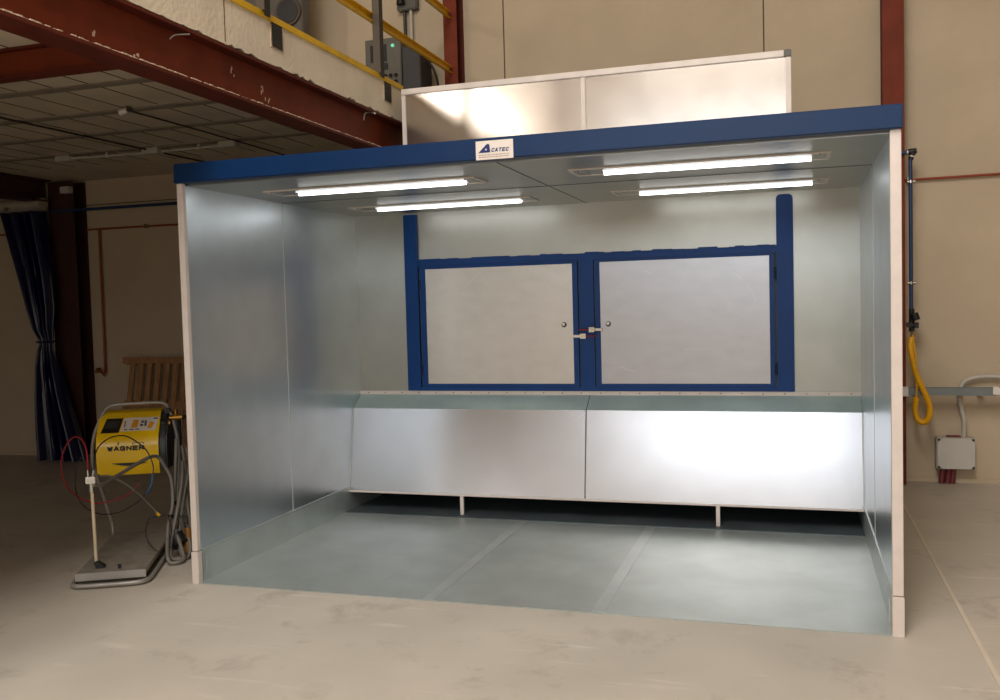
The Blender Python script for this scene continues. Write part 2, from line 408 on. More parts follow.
# header
hd = MB().box(.002,W+.006,-.03,.05,H-.117,H).bevel(.006,3).build('header_beam', 'blue', bt)
MB().box(.004,W+.004,-.0325,-.030,H-.112,H-.104).build('header_fold', 'blue', hd)
# scuff marks on the header
# roof sheets
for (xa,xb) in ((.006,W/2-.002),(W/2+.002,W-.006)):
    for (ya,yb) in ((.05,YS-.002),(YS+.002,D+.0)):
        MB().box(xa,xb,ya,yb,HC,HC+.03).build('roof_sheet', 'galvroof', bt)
MB().box(.006,W-.006,.05,D+.57,HC+.03,HC+.06).build('roof_cover', 'galv', bt)
g = MB(); g.box(W/2-.004,W/2+.004,.05,D,HC-.002,HC+.004); g.box(TW,W-TW,YS-.005,YS+.005,HC-.0025,HC+.004)
g.build('roof_joint', 'galvdark', bt)
# ceiling lights
for cx, cy in ((1.03,.63),(3.075,.63),(1.045,1.82),(3.10,1.82)):
    L = 1.46/2
    fr = MB()
    for (a1,b1,c1,d1) in ((cx-L,cx+L,cy-.14,cy-.118),(cx-L,cx+L,cy+.118,cy+.14),(cx-L,cx-L+.02,cy-.12,cy+.12),(cx+L-.02,cx+L,cy-.12,cy+.12)):
        fr.box(a1,b1,c1,d1,HC-.008,HC-.0005)
    fr = fr.build('light_fixture', 'alu', bt)
    MB().box(cx-L+.02,cx+L-.02,cy-.118,cy+.118,HC-.004,HC-.0012).build('reflector', 'galvroof', fr)
    MB().box(cx-L+.19,cx+L-.10,cy-.048,cy+.048,HC-.010,HC-.0042).build('diffuser', 'diffuser', fr)
    MB().cyl((cx-L+.19,cy,HC-.016),(cx+L-.10,cy,HC-.016),.013,12).build('tube', 'tubelight', fr, True)
    for s in (-1,1):
        ex = cx+s*(L-.06)
        MB().box(ex-.035,ex+.035,cy-.05,cy+.06,HC-.009,HC-.0042).build('end_clip', 'galvroof', fr)
        MB().cyl((ex,cy-.129,HC-.008),(ex,cy-.129,HC-.02),.006,10).build('screw', 'silver', fr)
# rear wall sheet (upper, left and right of doors)
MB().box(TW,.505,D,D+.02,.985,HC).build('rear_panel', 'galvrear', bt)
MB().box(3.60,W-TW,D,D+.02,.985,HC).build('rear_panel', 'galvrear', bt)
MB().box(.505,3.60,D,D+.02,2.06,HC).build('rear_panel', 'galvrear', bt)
MB().box(.60,3.50,D+.006,D+.02,.985,2.06).build('rear_backing', 'recess', bt)
# blue posts with rounded upper ends
def post(x0,x1,zt,rr):
    pts = [(x0,.988),(x1,.988)]
    for k in range(7):
        a = k/6*math.pi/2; pts.append((x1-rr+rr*math.cos(a),zt-rr+rr*math.sin(a)))
    for k in range(7):
        a = math.pi/2+k/6*math.pi/2; pts.append((x0+rr+rr*math.cos(a),zt-rr+rr*math.sin(a)))
    MB().prism(pts, lambda p,t:(p[0],t,p[1]), D-.028, D-.0005).build('door_post', 'bluedoor', bt)
post(.495,.612,2.458,.012); post(3.482,3.602,2.45,.035)
fr = MB().box(.612,3.482,D-.022,D-.0005,2.022,2.075).box(.612,3.482,D-.022,D-.0005,.988,1.022).box(1.985,2.098,D-.022,D-.0005,1.022,2.022)
fr.build('door_surround', 'bluedoor', bt)
# torn sealant edge above the door surround
se = MB(); x = .62
while x < 3.47:
    l = random.uniform(.04,.12); se.box(x,min(x+l,3.478),D-.010,D-.0005,2.075,2.078+random.random()*.010); x += l
se.build('sealant_edge', 'bluedoor', bt)
def door(x0,x1,px0,px1,knobx,hs):
    d = MB()
    z0 = 1.024; z1 = 2.020
    d.box(x0,px0,D-.034,D-.002,z0,z1); d.box(px1,x1,D-.034,D-.002,z0,z1)
    d.box(px0,px1,D-.034,D-.002,z0,1.046); d.box(px0,px1,D-.034,D-.002,2.000 if hs<0 else 2.004,z1)
    fr_ = d.build('cabinet_door', 'bluedoor', bt)
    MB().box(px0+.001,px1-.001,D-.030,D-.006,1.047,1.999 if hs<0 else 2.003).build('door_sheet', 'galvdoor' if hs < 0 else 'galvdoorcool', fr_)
    MB().cyl((knobx,D-.030,1.518),(knobx,D-.036,1.518),.021,20).build('lock_rosette', 'darkgrey', fr_, True)
    k = MB().cyl((knobx,D-.036,1.522),(knobx,D-.050,1.522),.013,16)
    k.build('lock_knob', 'silver', fr_, True)
    hx = x0-.006 if hs < 0 else x1+.006
    for z in (1.16,1.87):
        MB().cyl((hx,D-.036,z-.045),(hx,D-.036,z+.045),.009,10).build('hinge', 'bluedk', fr_, True)
    return fr_
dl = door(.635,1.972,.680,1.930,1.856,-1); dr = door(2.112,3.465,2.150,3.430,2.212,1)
def scratch(parent, pts, w_):
    mb = MB(); P = [Vector(p) for p in pts]; Q = []
    for a_,b_ in zip(P,P[1:]):
        e_ = Vector((-(b_-a_).y,(b_-a_).x)).normalized()*w_/2
        mb.prism([a_-e_,b_-e_,b_+e_,a_+e_], lambda p,t:(p[0],t,p[1]), D-.0306, D-.0301)
    return mb.build('scratch', 'galvline', parent)
arc = lambda cx,cz,rx,rz,a0,a1,n=14: [(cx+rx*math.cos(a0+(a1-a0)*i/n), cz+rz*math.sin(a0+(a1-a0)*i/n)) for i in range(n+1)]
scratch(dl, arc(1.36,1.50,.42,.52,2.0,4.1), .0022)
scratch(dr, [(2.30,1.18),(2.36,1.155),(2.43,1.14)], .004); scratch(dr, [(2.80,1.31),(2.90,1.315),(2.99,1.312)], .002)
scratch(dr, arc(3.0,1.55,.35,.38,.3,1.1), .0018); scratch(dr, [(2.50,1.93),(2.56,1.89)], .0022)
def latch(parent, x0, x1, z):
    s = 1 if x1 > x0 else -1
    m = MB().box(min(x0,x0+s*.06),max(x0,x0+s*.06),D-.048,D-.034,z-.010,z+.010)
    m.box(min(x0+s*.06,x0+s*.105),max(x0+s*.06,x0+s*.105),D-.058,D-.022,z-.020,z+.020)
    o = m.build('draw_latch', 'silver', parent)
    MB().cyl((x0+s*.105,D-.044,z),(x0+s*.19,D-.044,z),.006,10).build('latch_handle', 'hosered', parent, True)
latch(dl, 1.93, 2.1, 1.425); latch(dr, 2.165, 1.9, 1.475)
# ledge strip with rivets
MB().box(TW,W-TW,D-.012,D+.006,.955,.985).build('ledge_strip', 'alu', bt)
for i in range(26):
    MB().cyl((.12+i*.155,D-.012,.970),(.12+i*.155,D-.016,.970),.005,8).build('rivet', 'galvdark', bt)
# sloping ledge and inclined trough panels
for (xa,xb) in ((TW+.001,2.046),(2.052,W-TW-.001)):
    MB().prism([(D-.008,.957),(D-.163,.851),(D-.160,.846),(D-.004,.952)], lambda p,t:(t,p[0],p[1]), xa, xb).build('sloping_ledge', 'galvled', bt)
    MB().prism([(D-.163,.851),(D-.281,.167),(D-.276,.166),(D-.158,.849)], lambda p,t:(t,p[0],p[1]), xa, xb).build('trough_panel', 'galvwarm', bt)
MB().prism([(D-.165,.853),(D-.283,.167),(D-.270,.167),(D-.152,.853)], lambda p,t:(t,p[0],p[1]), 2.044,2.054).build('trough_joint', 'galvdark', bt)
MB().box(TW,W-TW,D-.286,D-.262,.163,.178).build('trough_lip', 'alu', bt)
for xs, in ((TW+.001,),(W-TW-.008,)):
    MB().prism([(D-.010,.962),(D-.172,.853),(D-.288,.19),(D-.278,.19),(D-.163,.851),(D-.002,.958)], lambda p,t:(t,p[0],p[1]), xs, xs+.007).build('sealant_joint', 'galvline', bt)
for x in (1.039,3.051):
    MB().box(x-.014,x+.014,D-.284,D-.262,.012,.163).build('trough_leg', 'alu', bt)
# recess behind the trough and rear casing
MB().box(TW,W-TW,2.90,2.93,.012,HC).build('rear_casing', 'recess', bt)
# rear extraction plenum above the roof
PX0 = .505; PX1 = 3.60; PZ = 3.50
MB().box(PX0+.03,2.030,D+.006,D+.03,HC+.06,PZ-.05).build('plenum_panel', 'galvplenum', bt)
MB().box(2.060,PX1-.03,D+.006,D+.03,HC+.06,PZ-.05).build('plenum_panel', 'galvplenum', bt)
MB().box(PX0+.002,PX1-.002,D+.035,D+.57,HC+.062,PZ-.002).build('plenum_casing', 'galv', bt)
MB().box(PX0,PX1-.05,D-.008,D+.034,PZ-.048,PZ).bevel(.004).build('plenum_rail', 'alu', bt)
MB().box(PX0,PX0+.034,D-.006,D+.034,HC+.061,PZ-.05).bevel(.003).build('plenum_stile', 'alu', bt)
MB().box(2.028,2.062,D-.006,D+.034,HC+.061,PZ-.05).bevel(.003).build('plenum_stile', 'alu', bt)
MB().box(PX1-.038,PX1,D-.006,D+.034,HC+.061,PZ-.05).bevel(.003).build('plenum_stile', 'alu', bt)
MB().box(PX1-.05,PX1+.004,D-.012,D+.04,PZ-.052,PZ+.003).bevel(.006).build('corner_cap', 'midgrey', bt)
# maker's plate
sg = MB().box(1.957,2.170,-.036,-.030,2.481,2.583).bevel(.001).build('maker_plate', 'white', bt)
yt = -.0365
MB().prism([(1.972,2.519),(2.016,2.560),(2.023,2.565),(2.031,2.565),(2.036,2.560),(2.041,2.519)], lambda p,t:(p[0],t,p[1]), yt-.001, yt).build('logo_letter', 'logo', sg)
MB().prism([(2.010,2.534),(2.016,2.541),(2.022,2.536),(2.018,2.530)], lambda p,t:(p[0],t,p[1]), yt-.002, yt-.001).build('logo_dot', 'white', sg)
strokes('CATEC', 'plate_lettering', 'logo', sg, (2.045,yt,2.520), (1,0,0), (0,0,1), .098, .021, .0050, .2, .25)
fp = MB()
for z, xe in ((2.506,2.150),(2.495,2.148)):
    x = 1.974
    while x < xe:
        l = random.uniform(.006,.016); fp.box(x,min(x+l,xe),yt-.0006,yt,z-.0022,z+.0022); x += l+.004
fp.build('fine_print', 'fine', sg)
MB().box(2.153,2.157,yt-.0006,yt,2.546,2.550).build('mark', 'fine', sg)

# ------------------------------------------------------------------ sprayer cart
A = math.radians(28); CO = Vector((-.68,-.25,0))
ct = thing('sprayer_cart', 'yellow paint sprayer unit on a grey tubular cart left of the booth', 'paint sprayer', CO, A)
CX = Matrix.Translation(CO) @ Matrix.Rotation(A,4,'Z')
def cpart(mb, name, m, parent=ct, smooth=False): return mb.build(name, m, parent, smooth, CX)
DL = 1.12
# tubular frame: base loop rising at the back into the handle
loop = [(-.115,1.05,.60),(-.06,1.12,.32),(-.025,1.16,.13),(-.02,1.10,.035),(-.02,.9,.025),(-.02,.4,.022),(-.02,.05,.022),(0,-.03,.022),(.06,-.055,.022),(.2,-.06,.022),(.36,-.055,.022),(.42,-.02,.022),(.44,.08,.022),(.445,.5,.025),(.445,.9,.025),(.445,1.10,.035),(.45,1.16,.13),(.47,1.12,.32),(.49,1.05,.60),(.475,1.05,.80)]
cpart(MB().tube(loop,.014,10,5),'base_frame','tube',smooth=True)
cpart(MB().tube([(-.115,1.05,.60),(-.115,1.04,.70),(-.09,1.03,.83),(-.045,1.03,.94),(-.005,1.05,1.01),(.05,1.06,1.035),(.2,1.06,1.04),(.36,1.06,1.04),(.41,1.06,1.02),(.435,1.06,.97),(.455,1.05,.90),(.475,1.05,.80)],.013,10,5),'handle','tube',smooth=True)
cpart(MB().box(.0,.42,0,DL,.055,.085).bevel(.004),'deck','deck')
cpart(MB().box(.0,.42,-.006,.0,.04,.088),'deck_lip','tube')
cpart(MB().box(.24,.26,.06,.068,.085,.115).bevel(.002),'deck_hook','black')
# yellow hood
prof = [(.895,.545),(.880,.58),(.868,.66),(.866,.74),(.872,.785),(.888,.822),(1.035,.972),(1.07,.985),(1.22,.985),(1.26,.95),(1.26,.545)]
hood = cpart(MB().prism(prof, lambda p,t:(t,p[0],p[1]), -.035,.375),'hood','yellow',smooth=True)
capp = [(.885,.56),(.875,.66),(.875,.75),(.90,.82),(1.03,.955),(1.07,.975),(1.22,.975),(1.25,.94),(1.25,.55)]
cpart(MB().prism(capp, lambda p,t:(t,p[0],p[1]), .375,.43).bevel(.012,2),'end_cap','darkgrey',smooth=True)
cpart(MB().prism(capp, lambda p,t:(t,p[0],p[1]), -.05,-.035),'end_cap','yellow')
# sloping control face: n = outward normal
sv = Vector((0,.147,.150)).normalized(); sn = Vector((0,-sv.z,sv.y))
base = Vector((0,.888,.822))
def slope(u0,u1,a0,a1,h0,h1):
    mb = MB(); bm = mb.bm; vs = []
    for h in (h0,h1):
        for (u,a_) in ((u0,a0),(u1,a0),(u1,a1),(u0,a1)):
            vs.append(bm.verts.new(Vector((u,0,0))+base+sv*a_+sn*h))
    for f in ((0,3,2,1),(4,5,6,7),(0,1,5,4),(1,2,6,5),(2,3,7,6),(3,0,4,7)): bm.faces.new([vs[i] for i in f])
    return mb
def slopeq(pts,h0,h1):
    return MB().prism(pts, lambda p,t: Vector((p[0],0,0))+base+sv*p[1]+sn*t, h0,h1)
cpart(slopeq([(-.022,.035),(.100,.035),(.118,.165),(.006,.165)],-.001,.002),'window_frame','black',hood)
cpart(slopeq([(-.005,.075),(.085,.075),(.10,.14),(.012,.14)],.002,.003),'display','darkgrey',hood)
lab = cpart(slopeq([(.110,.045),(.350,.045),(.368,.165),(.128,.165)],0,.0015),'instruction_label','white',hood)
cpart(slopeq([(.180,.075),(.222,.075),(.228,.145),(.190,.145)],.0015,.002),'instruction_symbol','orange',hood)
cpart(slopeq([(.290,.065),(.325,.065),(.338,.115),(.308,.125)],.0015,.002),'instruction_symbol','orange',hood)
im = MB()
for (u0,u1,a0,a1) in ((.132,.140,.08,.14),(.240,.262,.085,.105),(.245,.266,.115,.135),(.270,.285,.085,.135),(.328,.358,.145,.158),(.135,.155,.055,.065),(.17,.20,.055,.064),(.21,.24,.055,.064)):
    im2 = slope(u0,u1,a0,a1,.0015,.0021)
    me_ = bpy.data.meshes.new('t'); im2.bm.to_mesh(me_); im2.bm.free(); im.bm.from_mesh(me_); bpy.data.meshes.remove(me_)
cpart(im,'instruction_symbol','midgrey',hood)
# lettering
Ux = Vector((math.cos(A),math.sin(A),0))
strokes('WAGNER', 'hood_lettering', 'black', hood, CX @ Vector((.028,.8655,.722)), Ux,(0,0,1),  .252, .035, .0105, .13)
cpart(MB().box(.20,.275,.862,.868,.775,.777).box(.20,.202,.863,.868,.762,.777).box(.273,.275,.863,.868,.762,.777),'model_frame','black',hood)
cpart(MB().prism([(.095,.765),(.105,.768),(.108,.79)], lambda p,t:(p[0],t,p[1]), .863,.870),'small_mark','black',hood)
# crescent grip slot
sl = [(.05+.25*i/12,.634-.0*i) for i in range(13)]+[(.30-.25*i/12,.634-.022*math.sin(math.pi*i/12)) for i in range(1,12)]
cpart(MB().prism(sl, lambda p,t:(p[0],t,p[1]), .866,.8725),'grip_slot','black',hood)
# pump at the right with brass valve
cpart(MB().cyl((.47,1.08,.55),(.47,1.08,.92),.035,16),'pump_body','darkgrey',smooth=True)
cpart(MB().cyl((.43,1.05,.925),(.52,1.05,.925),.022,14).cyl((.475,1.05,.93),(.475,1.05,.985),.014,12).cyl((.40,1.02,.89),(.44,1.02,.89),.026,14),'brass_valve','brass',smooth=True)
cpart(MB().cyl((.385,.99,.89),(.41,.99,.89),.035,16),'pressure_knob','black',smooth=True)
cpart(MB().cyl((.43,1.02,.985),(.43,.96,.985),.018,14),'pressure_gauge','black',smooth=True)
cpart(MB().cyl((.52,1.05,.925),(.58,1.02,.93),.012,12),'valve_lever','black',smooth=True)
# coiled hoses
grey1 = [(.107,.1,.621),(.143,.2,.607),(.196,.45,.625),(.264,.6,.657),(.342,.72,.689),(.385,.78,.677),(.423,.78,.618),(.470,.76,.514),(.485,.68,.351),(.465,.60,.23),(.470,.5,.13),(.485,.4,.06),(.505,.37,.022),(.554,.37,.018),(.585,.42,.03),(.555,.5,.105),(.50,.62,.22),(.485,.74,.338),(.485,.85,.533),(.487,.95,.779)]
cpart(MB().tube(grey1,.0125,10),'paint_hose','hosegrey',smooth=True)
gB = [(.50,.95,.70),(.50,.9,.559),(.50,.8,.396),(.525,.7,.271),(.574,.62,.179),(.613,.55,.08),(.600,.5,.018),(.56,.46,.016),(.50,.46,.03),(.49,.52,.12),(.52,.62,.30),(.54,.78,.50),(.53,.9,.62)]
cpart(MB().tube(gB,.0115,10),'paint_hose','hosegrey',smooth=True)
gC = [(.52,.98,.72),(.545,.9,.58),(.565,.8,.36),(.60,.68,.20),(.63,.6,.09),(.615,.55,.02),(.56,.53,.02),(.53,.6,.14),(.55,.75,.38),(.575,.9,.58),(.55,.98,.70)]
cpart(MB().tube(gC,.011,10),'paint_hose','hosegrey',smooth=True)
cpart(MB().tube([(.104,.3,.643),(.167,.35,.624),(.255,.45,.533),(.328,.55,.42),(.40,.6,.308)],.007,8),'air_hose','hosegrey',smooth=True)
cpart(MB().cyl((.39,.6,.32),(.41,.6,.295),.011,8),'hose_coupling','hosey',smooth=True)
cpart(MB().tube([(.47,.62,.293),(.40,.6,.290),(.346,.6,.283),(.326,.55,.226),(.344,.5,.15),(.40,.45,.095),(.47,.45,.06),(.50,.5,.2),(.47,.6,.29),(.53,.62,.25),(.50,.55,.10),(.58,.55,.14),(.55,.6,.27),(.48,.63,.28)],.004,6),'power_cable','black',smooth=True)
cpart(MB().tube([(.48,.65,.264),(.523,.65,.274),(.583,.65,.27),(.58,.65,.214),(.552,.65,.23),(.59,.6,.18),(.615,.6,.146),(.615,.6,.075)],.004,6),'power_cable','black',smooth=True)
cpart(MB().cyl((.585,.62,.19),(.60,.57,.03),.032,16,.024),'suction_strainer','ochre',smooth=True)
cpart(MB().cyl((.51,.60,.15),(.55,.56,.09),.055,18),'suction_foot','black',smooth=True)
cpart(MB().cyl((.485,.735,.335),(.487,.75,.36),.016,10),'hose_tie','black')
# spray lance at the front
lance = thing('spray_lance', 'cream spray lance with metal head standing on the cart deck', 'spray lance', CX @ Vector((.102,.12,.086)), A)
cpart(MB().cyl((.096,.11,.60),(.100,.12,.10),.0105,14),'pole','cream',lance,True)
cpart(MB().box(.066,.124,.085,.118,.632,.676).bevel(.003),'head','silver',lance)
cpart(MB().cyl((.094,.105,.632),(.095,.107,.575),.016,14).cyl((.080,.1,.676),(.076,.11,.712),.007,10).cyl((.108,.1,.676),(.112,.11,.712),.007,10),'fitting','silver',lance,True)
cpart(MB().prism([(.10,.085),(.145,.085),(.155,.095),(.105,.135),(.088,.125)], lambda p,t:(p[0],t,p[1]), .10,.14),'foot','black',lance)
red = [(.076,.12,.715),(.07,.14,.808),(.046,.18,.881),(.001,.22,.916),(-.052,.26,.9),(-.108,.3,.826),(-.141,.34,.723),(-.149,.4,.628),(-.126,.46,.535),(-.068,.52,.459),(.022,.56,.417),(.123,.6,.423),(.215,.64,.458),(.272,.66,.514)]
rh = tag(cpart(MB().tube(red,.0055,8),'air_hose','hosered',None,True), 'thin red air hose looping left from the spray lance head', 'hose')
bh = thing('air_hose', 'thin dark hose looping in front of the yellow hood, bluish at its right end', 'hose', CX @ Vector((.112,.12,.71)), A)
bl = [(.112,.12,.713),(.103,.2,.797),(.108,.35,.846),(.145,.5,.87),(.208,.6,.861),(.272,.66,.807),(.327,.7,.735),(.363,.7,.635),(.36,.7,.571)]
cpart(MB().tube(bl,.0045,8),'upper_loop','darkgrey',bh,True)
cpart(MB().tube([(.36,.7,.571),(.348,.68,.498),(.319,.64,.444)],.0075,8),'blue_section','hoseblue',bh,True)
cpart(MB().tube([(.319,.64,.444),(.272,.6,.4),(.163,.55,.348),(.046,.5,.353),(-.035,.45,.417),(-.073,.42,.506),(-.076,.4,.61),(-.059,.4,.709),(-.012,.4,.773)],.004,8),'lower_loop','black',bh,True)

# ------------------------------------------------------------------ pallet leaning on the back wall
pa = thing('wooden_pallet', 'weathered wooden pallet leaning against the back wall behind the cart', 'pallet', (-3.2,3.9,0))
tilt = math.radians(7)
PXF = Matrix.Translation((-3.73,3.99,0)) @ Matrix.Rotation(-tilt,4,'X')
def pp(mb,name,m='wood'): return mb.build(name,m,pa,False,PXF)
def rbox(mb,x0,x1,y0,y1,z0,z1,lean):
    bm = mb.bm
    vs = [bm.verts.new(p) for p in ((x0,y0,z0),(x1,y0,z0),(x1,y1,z0),(x0,y1,z0),(x0+lean,y0,z1),(x1+lean,y0,z1),(x1+lean,y1,z1),(x0+lean,y1,z1))]
    for f in ((0,3,2,1),(4,5,6,7),(0,1,5,4),(1,2,6,5),(2,3,7,6),(3,0,4,7)): bm.faces.new([vs[i] for i in f])
    return mb
for i in range(10):
    x = -.02+i*.118
    pp(rbox(MB(),x,x+.068,-.118,-.098,.03,1.15,.07),'slat')
for z in (.03,.62,1.11):
    pp(MB().box(-.03,1.22,-.097,-.02,z,z+.085).bevel(.006),'bearer')
for z in (1.12,):
    pp(MB().box(-.04,1.22,-.14,-.119,z,z+.075).bevel(.004),'top_board')
pp(MB().box(-.02,1.22,-.139,-.1185,.60,.68).bevel(.003),'middle_board')

# ------------------------------------------------------------------ curtain, roll and pipes on the back wall
cu = MB(); bm = cu.bm
prof_ = [(2.905,-5.27,-4.64,.060),(2.6,-5.18,-4.60,.055),(2.2,-5.07,-4.56,.050),(1.8,-4.96,-4.555,.045),(1.55,-4.88,-4.59,.035),(1.43,-4.80,-4.60,.022),(1.37,-4.79,-4.60,.018),(1.30,-4.83,-4.59,.022),(1.1,-4.87,-4.53,.038),(.8,-4.89,-4.44,.05),(.4,-4.91,-4.31,.058),(.015,-4.92,-4.20,.062)]
def crv(t, P):   # smooth interpolate rows
    k = t*(len(P)-1); i = min(int(k),len(P)-2); f_ = k-i
    return tuple(a_+(b_2-a_)*f_ for a_,b_2 in zip(P[i],P[i+1]))
rows = 66; cols = 90; grid = []
for r in range(rows+1):
    z,xl,xr,am = crv(r/rows, prof_)
    row = []
    for c in range(cols+1):
        s = c/cols
        ph = s*2*math.pi*4.5+.6*math.sin(3*s*6.28)+.25*math.sin(z*3)
        y = 3.83+am*math.sin(ph)+.4*am*math.sin(2.3*ph+1)
        x = xl+(xr-xl)*s+.012*math.sin(ph*1.0+1.3)
        row.append(bm.verts.new((x,y,z)))
    grid.append(row)
for r in range(rows):
    for c in range(cols): bm.faces.new((grid[r][c],grid[r][c+1],grid[r+1][c+1],grid[r+1][c]))
ctn = cu.build('curtain', 'curtain', None, True)
tag(ctn, 'navy blue vinyl curtain tied at the waist beside the dark red column', 'curtain')
tie = MB()
tie.tube([(-4.80,3.80,1.40),(-4.715,3.785,1.395),(-4.60,3.80,1.40),(-4.59,3.86,1.40),(-4.71,3.88,1.40),(-4.80,3.87,1.40),(-4.80,3.80,1.40)],.011,8)
tie.build('tie_band', 'curtain', ctn, True)
ro = thing('canvas_roll', 'pale canvas roll fixed above the blue curtain at the left edge', 'curtain roll', (-6,3.83,3.0))
MB().cyl((-8.5,3.84,2.985),(-4.64,3.84,2.99),.072,20).build('roll', 'fabric', ro, True)
MB().box(-8.5,-4.66,3.76,3.92,2.912,2.928).build('track', 'tube', ro)
MB().cyl((-5.12,3.775,2.95),(-5.12,3.755,2.95),.022,14).build('bolt', 'silver', ro, True)
MB().cyl((-5.08,3.775,2.955),(-5.08,3.762,2.955),.014,14).build('bolt', 'silver', ro, True)

pb = thing('air_pipe', 'blue compressed-air pipe running along the back wall and down right of the booth', 'pipe', (0,4.1,2.93))
MB().cyl((-4.64,3.95,2.91),(4.565,3.95,2.915),.017,12).build('horizontal_run', 'pipeblue', pb, True)
MB().cyl((4.576,3.95,2.85),(4.577,3.95,1.50),.0165,14).build('vertical_drop', 'pipeblue', pb, True)
MB().tube([(4.545,3.95,2.915),(4.59,3.95,2.92),(4.62,3.94,2.92)],.026,12).tube([(4.615,3.945,2.925),(4.59,3.95,2.89),(4.577,3.95,2.85)],.022,12).build('elbow', 'black', pb, True)
MB().cyl((4.545,3.95,2.915),(4.557,3.95,2.915),.029,14).cyl((4.57,3.925,2.88),(4.605,3.925,2.87),.011,10).build('coupling_ring', 'silver', pb, True)
for z in (2.66,1.785):
    MB().cyl((4.577,3.95,z-.012),(4.577,3.95,z+.012),.024,14).cyl((4.545,3.93,z),(4.565,3.93,z),.014,10).cyl((4.59,3.93,z),(4.612,3.93,z),.014,10).cyl((4.577,3.96,z),(4.577,YB-.012,z),.006,8).build('pipe_clip', 'silver', pb, True)
MB().cyl((4.580,3.95,1.56),(4.580,3.95,1.36),.023,12).cyl((4.592,3.90,1.52),(4.612,3.90,1.46),.034,14).box(4.535,4.568,3.90,3.94,1.40,1.44).box(4.598,4.632,3.90,3.94,1.39,1.44).box(4.54,4.63,3.91,3.93,1.41,1.43).build('shutoff_valve', 'black', pb, True)

hs = thing('coiled_hose', 'yellow coiled air hose hanging right of the booth', 'hose', (4.65,3.93,.6))
MB().tube([(4.58,3.94,1.355),(4.575,3.91,1.30)],.010,8).build('coupling', 'brass', hs, True)
hose = [(4.574,3.91,1.31),(4.562,3.89,1.22),(4.580,3.87,1.10),(4.610,3.87,.98),(4.650,3.87,.88),(4.688,3.87,.79),(4.712,3.87,.70),(4.700,3.87,.61),(4.660,3.87,.575),(4.615,3.87,.60),(4.597,3.87,.68),(4.605,3.87,.79)]
# tightly coiled: helical ridges around the path
MB().tube(hose,.023,12,8).build('coil', 'hosey', hs, True)
ridge = MB(); Pp = [Vector(p) for p in hose]; pts = []
for i in range(len(Pp)-1):
    a_ = Pp[max(i-1,0)]; b1 = Pp[i]; c_ = Pp[i+1]; d_ = Pp[min(i+2,len(Pp)-1)]
    for k in range(80):
        t_ = k/80
        q = .5*((2*b1)+(c_-a_)*t_+(2*a_-5*b1+4*c_-d_)*t_*t_+(3*b1-a_-3*c_+d_)*t_**3)
        tan = (c_-a_)*.5+(2*a_-5*b1+4*c_-d_)*t_+1.5*(3*b1-a_-3*c_+d_)*t_*t_
        tan.normalize(); s1 = tan.cross(Vector((0,1,0))).normalized(); s2 = Vector((0,1,0))
        an = 2*math.pi*(i*80+k)/12
        pts.append(q+(s1*math.cos(an)+s2*math.sin(an))*.022)
ridge.tube(pts,.0055,5,1).build('coil_winding', 'hosey', hs, True)
MB().tube([(4.605,3.87,.79),(4.609,3.87,.95),(4.602,3.88,1.15),(4.582,3.92,1.33)],.007,8).build('hose_tail', 'hosey', hs, True)

cp = thing('copper_pipe', 'thin copper pipe clipped to the back wall with a drop left of the booth', 'pipe', (0,4.17,2.7))
for xa,xb,zb in ((-8.9,-4.73,2.70),(-4.33,.27,2.70),(.44,4.34,2.70),(4.55,9.9,2.735)):
    MB().cyl((xa,4.165,2.70),(xb,4.165,zb),.011,8).build('horizontal_run', 'copper', cp, True)
MB().tube([(-4.16,4.165,2.70),(-4.16,4.165,1.8),(-4.165,4.165,1.03),(-4.19,4.14,1.02),(-4.23,4.13,1.03)],.014,8,2).build('vertical_drop', 'copper', cp, True)
MB().box(-4.26,-4.19,4.10,4.14,1.015,1.045).box(-4.235,-4.215,4.09,4.15,1.03,1.075).build('tap', 'brass', cp)
for x in (-3.5,4.585):
    MB().box(x-.012,x+.012,4.14,4.199,2.68,2.725).build('pipe_clip', 'silver', cp)

# cable tray to the right of the booth
tr = thing('cable_tray', 'galvanised cable tray on the back wall right of the booth', 'cable tray', (4.86,3.95,.86))
MB().box(4.52,5.24,3.935,3.94,.80,.866).box(4.52,5.24,3.94,4.02,.80,.804).box(4.52,5.24,4.02,4.025,.80,.866).build('channel', 'galvtray', tr)
MB().box(4.50,4.548,3.930,4.03,.792,.875).bevel(.003).build('end_cap', 'white', tr)
MB().box(5.215,5.262,3.928,4.03,.81,.876).bevel(.003).build('end_cap', 'white', tr)
MB().box(4.60,4.64,4.025,4.20,.80,.83).box(5.12,5.16,4.025,4.20,.80,.83).build('bracket', 'galvtray', tr)
MB().box(5.262,8.5,3.94,4.02,.81,.86).build('tray_extension', 'white', tr)
jb = thing('junction_box', 'square pale grey junction box low on the back wall right of the booth', 'junction box', (4.945,4.12,.27))
hb = MB().box(4.790,5.100,4.06,4.195,.135,.415).bevel(.008,2).build('housing', 'pvc', jb)
o8 = []
for (cx_,cz_) in ((0,0),): 
    x0,x1,z0,z1,c_ = 4.797,5.093,.142,.408,.035
    o8 = [(x0+c_,z0),(x1-c_,z0),(x1,z0+c_),(x1,z1-c_),(x1-c_,z1),(x0+c_,z1),(x0,z1-c_),(x0,z0+c_)]
MB().prism(o8, lambda p,t:(p[0],t,p[1]), 4.045,4.060).build('lid', 'boxlid', jb)
for x,z in ((4.808,.153),(5.082,.153),(4.808,.397),(5.082,.397)):
    MB().cyl((x,4.060,z),(x,4.05,z),.012,10).build('lid_screw', 'darkgrey', jb, True)
MB().box(4.88,4.99,4.08,4.17,.415,.424).build('top_gland_plate', 'maroon', jb)
for xa in (4.845,4.895,4.935):
    MB().tube([(xa,4.12,.14),(xa-.005,4.12,.07),(xa-.015,4.11,.0)],.024,10,4).build('stub_conduit', 'maroon', jb, True)
